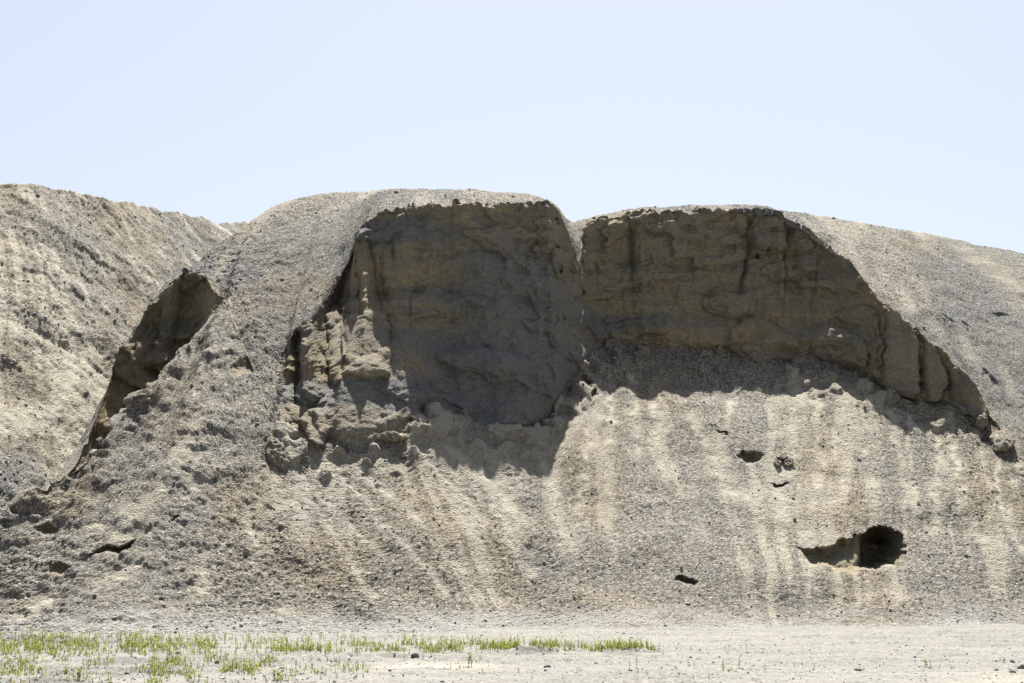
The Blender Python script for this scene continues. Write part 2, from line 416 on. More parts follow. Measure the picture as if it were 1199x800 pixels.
# --- banks, pillars and slabs standing proud of the faces
BULGES = [
 # name, label, outline, push, edge px, cliff colour
 ('slumped_bank', 'rounded slumped bank of gravelly earth under the fluted pillars', [(366, 482), (380, 452), (400, 432), (420, 420), (440, 414), (456, 403), (472, 414), (484, 436), (490, 462), (490, 492), (482, 506), (450, 512), (415, 520), (392, 524), (376, 508)], .34, 26, .5),
 ('earth_pillar', 'stepped pillar with a sunlit top above the slumped bank', [(400, 374), (412, 362), (424, 368), (436, 358), (450, 362), (457, 385), (459, 410), (457, 440), (430, 446), (402, 440), (397, 400)], .32, 13, .7),
 ('earth_pillar', 'foremost fluted pillar beside the dark cleft', [(349, 392), (356, 376), (370, 380), (378, 402), (381, 430), (378, 462), (366, 474), (355, 466), (350, 430)], .35, 11, .65),
 ('earth_pillar', 'narrow fluted pillar in the middle of the three', [(381, 368), (388, 350), (397, 356), (401, 390), (403, 420), (399, 446), (388, 452), (381, 430)], .3, 9, .7),
 ('leaning_slab', 'tallest smooth slab leaning at the right end of the cliff', [(1036, 358), (1044, 353), (1056, 366), (1068, 384), (1074, 400), (1076, 430), (1075, 460), (1064, 470), (1046, 464), (1029, 455), (1030, 425), (1032, 395), (1034, 370)], .32, 6, .9),
 ('leaning_slab', 'narrow slab leaning against the tallest one', [(1066, 372), (1073, 372), (1084, 388), (1096, 410), (1107, 432), (1110, 450), (1105, 464), (1092, 480), (1083, 472), (1080, 440), (1078, 402)], .32, 6, .9),
 ('leaning_slab', 'short rounded slab lowest at the right end of the cliff', [(1122, 430), (1134, 428), (1148, 444), (1160, 462), (1163, 480), (1152, 494), (1138, 500), (1125, 484), (1121, 455)], .28, 8, .85),
 ('earth_knob', 'knob with a nest hole on the spur between the bays', [(645, 298), (651, 291), (660, 294), (667, 303), (666, 318), (660, 330), (650, 326), (645, 310)], .34, 8, .8),
 ('slumped_bank', 'pale slump of fine earth at the foot of the right cliff', [(846, 406), (862, 380), (872, 372), (892, 371), (908, 380), (926, 392), (938, 408), (925, 420), (895, 426), (866, 418)], .35, 26, .75),
 ('slumped_bank', 'low shaded bank beside the pale slump', [(945, 398), (952, 386), (968, 382), (990, 388), (1006, 400), (1014, 418), (1010, 434), (985, 430), (960, 422), (947, 412)], .4, 14, .9),
 ('slumped_bank', 'small lump between the dark cleft and the slumped bank', [(350, 494), (358, 478), (370, 476), (380, 486), (385, 504), (381, 522), (370, 526), (359, 512)], .4, 9, .6),
]
bulge_id = np.zeros(PX.shape, np.int16); bulge_cl = np.zeros(PX.shape, np.float32)
for bi, (nm, lb, pts, push, edge, cc) in enumerate(BULGES):
    a = np.array(pts); x0, y0 = a.min(0)-10; x1, y1_ = a.max(0)+10
    sel = (RG <= 3 if nm == 'slumped_bank' else RG == 2) & (PX > x0) & (PX < x1) & (PY > y0) & (PY < y1_)
    s_ = poly_sd(PX[sel]+2.0*noise2(Xf[sel]*3.5, Zf[sel]*3.5, 73)+1.0*noise2(Xf[sel]*9, Zf[sel]*9, 74), PY[sel]+2.0*noise2(Xf[sel]*3.5, Zf[sel]*3.5, 75)+1.0*noise2(Xf[sel]*9, Zf[sel]*9, 76), pts)
    e = 1-np.clip(s_/edge, 0, 1)
    prof = np.sqrt(np.clip(1-e*e, 0, 1))*(1+.12*noise3(Xf[sel]*2.2, Yf[sel], Zf[sel]*2.2, 77))
    if bi == 0: prof = prof*(1-.8*sstep(495, 522, PY[sel]))
    q = P[sel]; q[:, 1] -= push*prof + .8*dY[sel]*(s_ > 0)*(nm == 'leaning_slab'); P[sel] = q
    b = bulge_id[sel]; b[s_ > 0] = bi+1; bulge_id[sel] = b
    b = bulge_cl[sel]; b[s_ > 0] = cc; bulge_cl[sel] = b

# --- streak coordinate on the slope: where the material slid from
u_top = np.array([-400, 60, 150, 230, 300, 340, 400, 512, 600, 650, 700, 760, 808, 880, 950, 1040, 1116, 1200, 1500])
u_bot = np.array([-900, -500, -330, -60, 200, 380, 560, 640, 668, 690, 712, 790, 880, 925, 950, 1070, 1146, 1250, 1560])
tt = np.clip((745 - PY) / (745 - 440), 0, 1.0)
U = np.zeros_like(PX)
lv = np.linspace(0, 1, 33)
iv = np.clip(tt*32, 0, 31.999); i0 = iv.astype(int); f0 = iv - i0
for k in range(33):
    pos = u_bot*(1-lv[k]**.85) + u_top*lv[k]**.85
    val = np.interp(PX, pos, u_top)
    U += np.where(i0 == k, (1-f0)*val, 0) + np.where(i0+1 == k, f0*val, 0)
Uw = U + 5*noise2(Xf*.8, Yf*.8, 38) + 3*noise2(Xf*2.1, Yf*2.1, 40)
low = sstep(.02, .30, tt)
tw = tt + .10*noise2(Xf*.9, Yf*.9, 36) + .05*noise2(Xf*2.7, Yf*2.7, 37)
s1 = noise2(Uw/34+.9*tw, tw*1.3-Uw/70, 41); s2 = noise2(Uw/13-1.1*tw, tw*2+5+Uw/40, 42); s3 = noise2(Uw/5.5+1.3*tw, tw*3+9-Uw/20, 43)
streak = .55*s1 + .42*s2 + .25*s3
is_slope = (RG <= 1) | ((RG == 2) & (chh < .3))
reg = -0.14 + .20*np.exp(-((PX-940)/190)**2) + .30*np.exp(-((PX-590)/110)**2*1.2)*sstep(.1, .7, tt) + .12*np.exp(-((PX-420)/60)**2) - .26*sstep(330, 200, PX)
high = sstep(.35, .95, tt)
sand = .95*sstep(.12, .62, streak + .25*noise2(Xf*1.1, Yf*1.1, 39) + reg + .22*high - .16*(1-low))
# sandy apron right under the cliffs
d_base = np.abs(PY - np.interp(PX, [313, 345, 380, 440, 500, 560, 600, 650, 690, 720], [540, 520, 520, 520, 510, 530, 540, 520, 470, 440]))
sand = sand*(1-.8*sstep(470, 425, PY)*(PX > 690))  # pale sand thinned under the right cliff, painting its shaded talus darker
sand = np.maximum(sand, .85*np.exp(-(d_base/26)**2)*sstep(345, 400, PX)*sstep(720, 690, PX))
STREAKS = [([(400, 525), (470, 590), (565, 692)], 6), ([(385, 530), (440, 600), (520, 690)], 4), ([(490, 520), (540, 572), (600, 640), (625, 668)], 5), ([(520, 520), (570, 560), (612, 615)], 8),
 ([(575, 590), (618, 645)], 5), ([(640, 540), (655, 600), (676, 644)], 10), ([(690, 500), (682, 560), (672, 640)], 6), ([(350, 545), (400, 600), (450, 650)], 4), ([(360, 560), (400, 640), (440, 700)], 4),
 ([(808, 490), (850, 550), (900, 618)], 9), ([(840, 545), (892, 605)], 12), ([(935, 440), (927, 520), (908, 625)], 11), ([(950, 450), (962, 520), (946, 630)], 8), ([(976, 500), (986, 560), (966, 600)], 6),
 ([(1040, 465), (1050, 520), (1070, 592)], 6), ([(1062, 490), (1072, 600)], 4), ([(1110, 480), (1118, 540), (1130, 600), (1148, 628)], 6), ([(1095, 500), (1098, 560), (1096, 622)], 6), ([(1190, 545), (1184, 610)], 5),
 ([(1165, 540), (1175, 600), (1192, 645)], 4), ([(860, 460), (832, 545)], 6), ([(742, 440), (747, 525)], 6), ([(716, 450), (708, 545)], 6), ([(762, 450), (778, 555)], 5), ([(1010, 470), (1016, 560)], 5),
 ([(195, 565), (150, 590), (105, 614)], 6), ([(290, 590), (298, 655)], 5), ([(330, 712), (365, 720), (385, 708)], 5), ([(240, 640), (236, 690)], 6), ([(160, 655), (118, 692)], 10), ([(215, 575), (250, 545)], 5), ([(60, 700), (20, 720)], 8)]
brk = .62+.55*noise2(Xf*2.7, Yf*2.7, 52)+.35*noise2(Xf*8, Yf*8, 53)
drawn = np.zeros_like(PX); wx = 4*noise2(Xf*1.6, Yf*1.6, 54); wxx = 3*noise2(Xf*4.5, Yf*4.5, 55)
for pts, w in STREAKS:
    a = np.array(pts); x0, y0 = a.min(0)-40; x1, y1_ = a.max(0)+40
    sel = is_slope & (PX > x0) & (PX < x1) & (PY > y0) & (PY < y1_)
    dd, fr = seg_dist(PX[sel]+wx[sel]+wxx[sel], PY[sel], pts)
    drawn[sel] = np.maximum(drawn[sel], np.exp(-(dd/(w*(.7+.8*fr)))**2)*(1-.35*fr))
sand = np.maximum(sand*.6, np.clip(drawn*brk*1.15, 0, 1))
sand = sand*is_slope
top = (RG >= 3)
# pale dust on the upper mound, in downslope patches
tp = noise2(Xf*.9 + Zf*.2, Zf*.55, 45)*.6 + noise2(Xf*2.4, Zf*1.6, 46)*.4
sand = np.where(top, .55*sstep(.0, .7, tp + .30*np.exp(-((PX-1150)/60)**2)*(PY > 380) - .10), sand)
ochre = np.where((RG == 2) & (chh > .3), sstep(.1, .7, noise2(zw*.9, Xf*.15, 47)+.15), .6*sstep(.1, .8, noise2(Xf*.5, Zf*.7, 48)) + .35*sand)
blue = np.where((RG == 2) & (chh > .3), sstep(-.1, .6, noise2(zw*1.3+7, Xf*.2, 49)+.35*sstep(.5, .1, T)-.15), .0)
blue = np.where(top, sstep(-.15, .6, noise2(Xf*.35+3, Zf*.4, 50)+.35*sstep(.35, .9, T)), blue)
blue = np.where(is_slope, .35*sstep(.1, .7, noise3(Xf*.7, Yf*.7, Zf*.7, 51)+.35*sstep(330, 150, PX)), blue)
# warm talus in the middle of the central fan
ochre = np.where(is_slope, np.maximum(ochre, .7*np.exp(-((U-470)/90)**2 - ((tt-.4)/.35)**2)), ochre)
cliff_at = np.where(bulge_id > 0, bulge_cl, m_cliff)
blue = np.where((RG == 2) & (XX < -8), blue*.3, blue); ochre = np.where((RG == 2) & (XX < -8), np.maximum(ochre, .75*sstep(395, 470, PY)), ochre)

# --- relief of the loose surfaces (along the normal)
N = grid_normals(P)
N[N[..., 2] < -.2] *= 1
loose = np.where((RG != 2), 1.0, 1-m_cliff)*np.where(bulge_id > 0, 1-.4*bulge_cl, 1)
toe_f = np.where(RG == 0, sstep(0, .05, T), 1.0)
topw = np.where(RG == 3, sstep(0, .3, T), np.where(RG == 4, 1.0, 0.0))
lump_l = np.clip(sstep(420, 200, PX) + .15*topw, 0, 1)*(1-.4*topw)*(1-m_cliff*.6)   # the left slope is lumpier
big = (1-.5*topw)*.15*noise3(Xf*.5, Yf*.5, Zf*.5, 60) + .065*noise3(Xf*1.3, Yf*1.3, Zf*1.3, 61)
med = .026*noise3(Xf*3.1, Yf*3.1, Zf*3.1, 62)*(.4+1.1*lump_l) + .024*noise3(Xf*6.7, Yf*6.7, Zf*6.7, 63)*(.5+.8*lump_l)
gra = (.008*noise3(Xf*13, Yf*13, Zf*13, 64) + .020*noise3(Xf*27, Yf*27, Zf*27, 65))
rill = -.045*(streak+.8*drawn)*is_slope*low
blocks = noise3(Xf*1.9+4, Yf*1.9, Zf*1.9, 66); blocks = .055*sstep(.25, .5, blocks)*lump_l*sstep(.1, .3, tt)
db = noise3(Xf*2.1, Yf*2.1, Zf*2.1, 67) + .5*noise3(Xf*5, Yf*5, Zf*5, 68)
debris = np.where(RG <= 1, np.where(RG == 0, sstep(.80, .97, T), 1.0), 0)*chh*(.20*sstep(.05, .45, db)+.05*db)
D = loose*toe_f*(big*.8 + med + rill + blocks + debris + gra*(1-.65*sand)) + (1-loose)*gra*.5
P += N*D[..., None]

# --- hollows dug or slumped into the surfaces: pushed horizontally into the mound
def hollow(pts, depth, edge=5.0, dfun=None, rg=(0, 1, 3)):
    a = np.array(pts); x0, y0 = a.min(0)-12; x1, y1_ = a.max(0)+12
    sel = np.isin(RG, rg) & (PX > x0) & (PX < x1) & (PY > y0) & (PY < y1_)
    if not sel.any(): return
    s = poly_sd(PX[sel]+1.8*noise2(Xf[sel]*5, Zf[sel]*5, 70)+1.6*noise2(Xf[sel]*13, Zf[sel]*13, 78), PY[sel]+1.8*noise2(Xf[sel]*5, Zf[sel]*5, 71)+1.6*noise2(Xf[sel]*13, Zf[sel]*13, 79), pts)
    k = np.sqrt(np.clip(s/edge, 0, 1)); 
    d = depth if dfun is None else dfun(PX[sel], PY[sel])
    q = P[sel]; q[:, 1] += k*d*(1+.25*noise3(Xf[sel]*3, Yf[sel]*3, Zf[sel]*3, 72)); P[sel] = q
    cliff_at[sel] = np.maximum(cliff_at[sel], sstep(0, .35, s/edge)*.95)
    ochre[sel] = np.maximum(ochre[sel], sstep(0, .5, s/edge)*.15)
cave = [(935, 642), (950, 641), (965, 642), (976, 636), (992, 631), (1008, 627), (1017, 624), (1024, 619), (1034, 617), (1046, 619), (1057, 625), (1060, 636), (1063, 645), (1061, 662), (1056, 664), (1048, 660), (1037, 667), (1027, 665), (1012, 668),
        (1000, 671), (987, 671), (977, 666), (968, 660), (960, 664), (953, 665), (946, 656), (940, 648)]
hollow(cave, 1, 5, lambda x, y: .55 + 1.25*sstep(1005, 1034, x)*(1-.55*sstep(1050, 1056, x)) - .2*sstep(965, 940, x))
hollow([(100, 649), (110, 643), (122, 637), (138, 638), (150, 634), (160, 626), (158, 634), (146, 643), (136, 646), (124, 642), (112, 645), (104, 652)], .45, 3)
hollow([(862, 531), (872, 527), (886, 529), (897, 532), (890, 538), (884, 542), (874, 540)], .35, 5)
hollow([(838, 505), (846, 507), (853, 511), (850, 513), (842, 508)], .3, 2)
hollow([(906, 562), (916, 561), (922, 558), (924, 561), (917, 565), (908, 565)], .3, 2)
hollow([(790, 675), (800, 670), (812, 674), (822, 677), (814, 681), (800, 680)], .35, 3)
hollow([(680, 443), (684, 437), (690, 439), (697, 446), (692, 449), (685, 446)], .22, 3)
hollow([(693, 455), (698, 452), (701, 457), (698, 464), (694, 461)], .4, 3)
hollow([(50, 668), (56, 660), (70, 657), (84, 662), (78, 668), (62, 674)], .22, 5)
hollow([(40, 618), (58, 611), (70, 618), (60, 622), (48, 626)], .22, 3)
hollow([(196, 608), (204, 600), (212, 597), (208, 603)], .2, 2)
hollow([(268, 432), (284, 420), (300, 412), (318, 410), (330, 420), (328, 436), (314, 440), (300, 436), (284, 440), (272, 446)], .25, 12)
hollow([(1166, 367), (1172, 364), (1178, 369), (1174, 374), (1168, 373)], .16, 2.5)
hollow([(1148, 338), (1156, 340), (1160, 344), (1152, 343)], .12, 2)
hollow([(1100, 366), (1112, 374), (1120, 380), (1110, 378)], .12, 2.5)
hollow([(1125, 375), (1136, 383), (1140, 388), (1130, 384)], .12, 2.5)
hollow([(1150, 428), (1160, 440), (1172, 455), (1162, 448), (1152, 438)], .18, 4)
for (hx, hy, hr) in [(655, 319, 2.6), (888, 299, 3.6), (900, 292, 2.2)]:
    ring = [(hx+hr*math.cos(a), hy+hr*1.2*math.sin(a)) for a in np.linspace(0, 2*math.pi, 10, endpoint=False)]
    hollow(ring, .45, 2.0, rg=(2,))

dust = np.where(RG == 0, sstep(.13, .03, tt+.03*noise2(Xf*.8, Yf*1.5, 56)), 0)
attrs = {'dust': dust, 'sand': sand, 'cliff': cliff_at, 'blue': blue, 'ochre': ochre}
faces = grid_faces(nr, nc)
frow = R[np.repeat(np.arange(nr-1), nc-1)]
fx = np.tile((X[:-1]+X[1:])/2, nr-1)
# which part each face belongs to
fcl = np.tile((cl_h[:-1]+cl_h[1:])/2, nr-1)
part = np.where(frow <= 1, 0, np.where(frow >= 3, 4, 0))
isc = (frow == 2)
part = np.where(isc & (fx < -7.9), 1, part)
part = np.where(isc & (fx >= -7.9) & (fx < -5.95), 0, part)
part = np.where(isc & (fx >= -5.95) & (fx < 2.08), 2, part)
part = np.where(isc & (fx >= 2.08) & (fx < 13.55), 3, part)
part = np.where(isc & (fx >= 13.55), 0, part)
fb = bulge_id[:-1, :-1].ravel(); part = np.where(fb > 0, 4+fb, part)
flat = P.reshape(-1, 3)
mound = empty('gravel_mound', label='large grey gravel mound with two shaded cliff bays dug into its front', category='gravel mound')
for pi, (nm, lb) in enumerate([('talus_slope', 'sunlit gravel slope with pale sand streaks below the cliffs'), ('cliff_face', 'brown shaded wall in the gully at the left flank'),
                               ('cliff_face', 'tall shaded earth face of the central bay'), ('cliff_face', 'long shaded layered earth face of the right bay'), ('mound_top', 'rounded grey gravel top of the mound')] + [b[:2] for b in BULGES]):
    f = faces[part == pi]
    used, inv = np.unique(f, return_inverse=True)
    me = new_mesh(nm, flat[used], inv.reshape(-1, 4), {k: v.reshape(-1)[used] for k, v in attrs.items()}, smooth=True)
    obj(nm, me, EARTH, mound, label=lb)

# ------------------------------------------------------------------ blocks, slabs and lumps of compacted earth
def outline_block(pts, Ytop, Ybot, front, back, res=64, rings=40, power=3.0, rough=.05, seed=1, flute=0.0, lift=0.0):
    """closed lump with the given outline (reference pixels), leaning from Ytop to Ybot"""
    a = np.array(pts, float); c = a.mean(0)
    # resample outline
    cl = np.vstack([a, a[:1]]); L = np.r_[0, np.cumsum(np.hypot(*np.diff(cl, axis=0).T))]
    s = np.linspace(0, L[-1], res, endpoint=False)
    ox, oy = np.interp(s, L, cl[:, 0]), np.interp(s, L, cl[:, 1])
    for _ in range(1):
        ox = (np.roll(ox, 1)+2*ox+np.roll(ox, -1))/4; oy = (np.roll(oy, 1)+2*oy+np.roll(oy, -1))/4
    y0, y1_ = a[:, 1].min(), a[:, 1].max()
    V = []
    rr = np.concatenate([np.linspace(.02, 1, rings), np.linspace(1, .02, 10)[1:]])
    for k, r in enumerate(rr):
        x = c[0]+(ox-c[0])*r; y = c[1]+(oy-c[1])*r
        Yb = Ytop+(Ybot-Ytop)*(y-y0)/(y1_-y0)
        pil = (1-min(r, 1)**power)**.5
        off = -front*pil if k < rings else back*pil
        Wx = (x-CX)/F*Yb; Wz = EYE+(HY-y)/F*Yb
        V.append(np.stack([Wx, Yb+off, Wz], -1))
    V = np.array(V)
    n = grid_normals(np.concatenate([V[:, -1:], V, V[:, :1]], 1))[:, 1:-1]
    cen = V.reshape(-1, 3).mean(0)
    sgn = np.sign((n*(V-cen)).sum(-1).mean()); n = n*sgn
    v = V.reshape(-1, 3).astype(np.float32); n = n.reshape(-1, 3)
    d = rough*(1.2*noise3(v[:, 0]*2.5, v[:, 1]*2.5, v[:, 2]*2.5, seed)-1.3*np.abs(noise3(v[:, 0]*5, v[:, 1]*5, v[:, 2]*5, seed+1))+.8*noise3(v[:, 0]*12, v[:, 1]*12, v[:, 2]*12, seed+2))
    d += .015*noise3(v[:, 0]*26, v[:, 1]*26, v[:, 2]*26, seed+3)
    if flute: d += flute*noise3(v[:, 0]*3.2, v[:, 1]*.5, v[:, 2]*.4, seed+4)
    v = v + n*d[:, None]
    nR = len(rr)
    i = np.arange(nR-1)[:, None]*res + np.arange(res)[None, :]
    j = np.arange(nR-1)[:, None]*res + (np.arange(res)[None, :]+1) % res
    f = np.stack([i, j, j+res, i+res], -1).reshape(-1, 4)
    if sgn > 0: f = f
    return v, f, n

def block(name, pts, Ytop, Ybot, front, back, parent=None, sandy=0., cliffy=.9, och=.3, blu=0., props=None, **kw):
    v, f, n = outline_block(pts, Ytop, Ybot, front, back, **kw)
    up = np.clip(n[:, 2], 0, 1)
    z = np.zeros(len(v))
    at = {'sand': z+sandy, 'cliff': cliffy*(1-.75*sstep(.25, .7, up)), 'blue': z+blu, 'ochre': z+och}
    return obj(name, new_mesh(name, v, f, at, smooth=True), EARTH, parent, **(props or {}))

# loose clods lying on the slope
CL = 'earth clods on the slope'
def clod(pts, Yt, Yb, fr, seed, label, **kw):
    block('earth_clod', pts, Yt, Yb, fr, .3, None, rough=kw.pop('rough', .05), seed=seed, res=64, rings=28, props=dict(label=label, category='clod', group=CL), **kw)
QX, QY = proj(P[..., 0], P[..., 1], P[..., 2])
m_ = (np.abs(QX-326) < 4) & (np.abs(QY-552) < 4) & (RG <= 2)
Yc_ = float(np.median(P[..., 1][m_]))
clod([(311, 515), (318, 505), (328, 508), (336, 524), (341, 545), (334, 554), (322, 550), (313, 538)], Yc_+1.0, Yc_+.1, .3, 221, 'upright dark clod half buried beside the left edge of the central bay', cliffy=.5)
QX, QY = proj(P[..., 0], P[..., 1], P[..., 2])
def sl(px, py):
    m = (np.abs(QX-px) < 3) & (np.abs(QY-py) < 3) & (RG <= 3)
    return float(np.median(P[..., 1][m])) if m.any() else apron_Y(px, py)
for k, (cx, cy, w, h, lb) in enumerate([(915, 533, 8, 7, 'dark double-headed clod on the slope above the cave'), (922, 541, 7, 6, 'smaller clod wedged under the double-headed one'),
                                       (910, 541, 6, 7, 'knobbly clod on the left of the pair above the cave'),
                                       (1149, 494, 8, 13, 'tall narrow clod just below the last leaning slab'), (1172, 517, 15, 15, 'large shaded clod at the lower right end of the cliff'),
                                       (453, 511, 26, 7, 'long flat lump lying under the slumped bank'), (473, 534, 8, 4, 'small grey clod on pale sand below the slumped bank'), (338, 492, 5, 6, 'lump in the cleft above the upright clod')]):
    rnd = random.Random(k+5)
    pts = [(cx+w*math.cos(a)*rnd.uniform(.8, 1.1), cy+h*math.sin(a)*rnd.uniform(.8, 1.1)) for a in np.linspace(0, 2*math.pi, 11, endpoint=False)]
    Y = sl(cx, cy+h); Yt = sl(cx, cy-h)
    clod(pts, min(Yt, Y+2.2)+.05, Y+.03, .22*min(w, h)/8+.05, 300+k*7, lb, rough=.035, cliffy=.6)

# ------------------------------------------------------------------ the second heap, behind the gully at the left
nu, nv_ = 520, 330
hc = np.array([W(*c) for c in [(-700, 200, 40), (-300, 205, 45), (-120, 214, 48.5), (-20, 214, 50.5), (20, 218, 51.5), (48, 218, 52.5), (75, 225, 54), (100, 229, 55), (128, 239, 57), (150, 242, 60), (172, 243, 63), (200, 249, 67), (235, 257, 73), (280, 263, 80), (360, 275, 92), (480, 300, 110)]])
hf = np.array([(-26, 27, -.2), (-18.5, 31, -.2), (-14.5, 33.2, -.2), (-12.6, 34.6, -.2), (-11.4, 36.0, -.2), (-10.6, 38, -.2), (-9.6, 41, -.2), (-8.6, 44, -.2), (-7.4, 48, -.2), (-6, 53, -.2), (-4.4, 58, -.2), (-3, 64, -.2), (-1, 70, -.2), (2, 78, -.2), (6, 90, -.2), (12, 104, -.2)])
sp = np.linspace(0, 1, len(hc))
su = np.r_[np.linspace(0, .14, 40, endpoint=False), np.linspace(.14, .92, nu-60, endpoint=False), np.linspace(.92, 1, 20)]
C3 = np.stack([pchip(su, sp, hc[:, i]) for i in range(3)], -1); B3 = np.stack([pchip(su, sp, hf[:, i]) for i in range(3)], -1)
tv = np.linspace(0, 1, nv_)[:, None, None]
Q = B3[None]*(1-tv) + C3[None]*tv
Q[..., 2] += (np.sin(tv[..., 0]*math.pi)*.35)
back = C3[None] + (np.linspace(0, 1, 14)[1:, None, None])*(np.array([-9, 8, 0.])[None, None]) ; back[..., 2] -= (np.linspace(0, 1, 14)[1:, None])*C3[None, :, 2]*1.02
Q = np.concatenate([Q, back], 0)
qx, qy, qz = [Q[..., i].astype(np.float32) for i in range(3)]
NQ = grid_normals(Q); NQ *= np.sign(NQ[..., 2:3]+1e-6); NQ[nv_-8:] = NQ[nv_-8]
al = np.broadcast_to(su[None], qx.shape); tvq = np.broadcast_to(np.r_[np.linspace(0, 1, nv_), np.ones(13)][:, None], qx.shape)
lump = noise3(qx*1.5, qy*1.5, qz*1.5, 83)
D2 = (.26*noise3(qx*.3, qy*.3, qz*.3, 80)+.09*noise3(qx*.9, qy*.9, qz*.9, 81)+.045*noise3(qx*2.3, qy*2.3, qz*2.3, 82)+.05*sstep(.3, .55, lump)
      +.02*noise3(qx*5, qy*5, qz*5, 84)+.016*noise3(qx*11, qy*11, qz*11, 85)+.024*noise3(qx*21, qy*21, qz*21, 86))
Q = Q + NQ*D2[..., None]
hp, hq = proj(qx, qy, qz)
al_w = al*90 + 1.2*noise3(qx*.25, qy*.25, qz*.25, 91) + tvq*5
st2 = .32*noise2(al_w, tvq*2.2-al_w*.3, 87)+.25*noise2(al_w*2.7, tvq*4, 88)+.45*noise3(qx*.9, qy*.9, qz*.9, 92)+.25*noise3(qx*2.6, qy*2.6, qz*2.6, 93)
sand2 = .85*sstep(-.05, .6, st2 + .35*sstep(.8, .4, tvq) + .0)
och2 = sstep(-.2, .6, noise2(al*22, tvq*2.2, 89) + .3*sstep(.2, .5, tvq))
blu2 = np.maximum(.3*sstep(.1, .7, noise3(qx*.4, qy*.4, qz*.4, 90)), sstep(90, 20, hp)*sstep(500, 545, hq)) + .5*sstep(150, 230, hp)
sand2 = sand2*(1-sstep(80, 30, hp)*sstep(500, 535, hq))
och2 = .55*och2*(1-np.clip(blu2, 0, 1))
heap = empty('gravel_heap', label='tall beige gravel heap behind the gully at the left', category='gravel heap')
obj('heap_slope', new_mesh('heap_slope', Q.reshape(-1, 3), grid_faces(*qx.shape), {'sand': sand2.ravel(), 'cliff': 0*sand2.ravel(), 'blue': np.clip(blu2, 0, 1).ravel(), 'ochre': och2.ravel()}, smooth=True), EARTH, heap)

# ------------------------------------------------------------------ ground sheet
gx = np.r_[-np.geomspace(2500, 13.1, 46), np.linspace(-13, 14.5, 560), np.geomspace(14.6, 2500, 46)]
gy = np.r_[-np.geomspace(2500, 2, 30)+16, np.linspace(16, 36, 420), np.geomspace(36.1, 3000, 46)]
GX, GY = np.meshgrid(gx, gy); gxf, gyf = GX.astype(np.float32), GY.astype(np.float32)
near = sstep(15, 17, GY)*(1-sstep(36, 40, GY))*sstep(14, 11, np.abs(GX))
GZ = near*(.030*noise2(gxf*.5, gyf*1.2, 200)+.022*noise2(gxf*1.3, gyf*3.6, 201)+.014*noise2(gxf*6, gyf*9, 202)+.010*noise2(gxf*18, gyf*18, 203))
gpx, gpy = proj(GX, GY, GZ)
def berm(x0, x1, y, h, w):
    global GZ
    m = sstep(x0-14, x0+8, gpx)*sstep(x1+14, x1-8, gpx)*np.exp(-((gpy-y)/w)**2)
    GZ = GZ + near*m*h*(1+.6*noise2(gxf*7, gyf*7, 204)+.4*noise2(gxf*17, gyf*17, 205))
berm(-30, 85, 752, .10, 2.5); berm(95, 160, 751, .06, 2.2); berm(605, 655, 762, .06, 1.8); berm(705, 752, 762, .05, 1.6); berm(300, 560, 767, .035, 3)
pale = np.exp(-((gpx-505)/75)**2-((gpy-780)/5)**2)*sstep(-.4, .3, noise2(gxf*3, gyf*8, 206))+.6*sstep(1050, 1199, gpx)*sstep(778, 796, gpy)
stony = sstep(420, 150, gpx)*sstep(764, 772, gpy)*sstep(-.2, .4, noise2(gxf*1.2, gyf*2.5, 207)) + np.exp(-((gpy-752)/3)**2)*sstep(180, 60, gpx) + np.exp(-((gpy-763)/3)**2)*(sstep(600, 612, gpx)*sstep(660, 645, gpx)+sstep(700, 712, gpx)*sstep(756, 740, gpx))
GZ = GZ + near*stony*.02*noise2(gxf*14, gyf*14, 208)
obj('ground', new_mesh('ground', np.stack([GX, GY, GZ], -1).reshape(-1, 3), grid_faces(len(gy), len(gx)), {'pale': np.clip(pale, 0, 1).ravel(), 'stony': np.clip(stony, 0, 1).ravel()}, smooth=True), GROUND, kind='structure')
def ground_z(x, y):
    i = np.clip(np.searchsorted(gy, y), 1, len(gy)-1); j = np.clip(np.searchsorted(gx, x), 1, len(gx)-1)
    return GZ[i, j]

# ------------------------------------------------------------------ loose gravel stones (too many to count)
rng = np.random.default_rng(7)
ico_v = np.array([(0, 0, 1), (.89, 0, .45), (.28, .85, .45), (-.72, .53, .45), (-.72, -.53, .45), (.28, -.85, .45), (.72, .53, -.45), (-.28, .85, -.45), (-.89, 0, -.45), (-.28, -.85, -.45), (.72, -.53, -.45), (0, 0, -1)])
ico_f = np.array([(0,1,2),(0,2,3),(0,3,4),(0,4,5),(0,5,1),(1,6,2),(2,7,3),(3,8,4),(4,9,5),(5,10,1),(6,7,2),(7,8,3),(8,9,4),(9,10,5),(10,6,1),(11,7,6),(11,8,7),(11,9,8),(11,10,9),(11,6,10)])
def stones(centres, sizes, shade):
    n = len(centres)
    v = ico_v[None]*(1+.28*rng.standard_normal((n, 12, 1)))*sizes[:, None, None]*np.stack([rng.uniform(.8, 1.4, n), rng.uniform(.7, 1.2, n), rng.uniform(.5, .9, n)], -1)[:, None]
    a = rng.uniform(0, 6.28, n); c, s = np.cos(a)[:, None], np.sin(a)[:, None]
    v = np.stack([v[..., 0]*c-v[..., 1]*s, v[..., 0]*s+v[..., 1]*c, v[..., 2]], -1)+centres[:, None]
    f = ico_f[None]+np.arange(n)[:, None, None]*12
    return v.reshape(-1, 3), f.reshape(-1, 3), np.repeat(shade, 12)
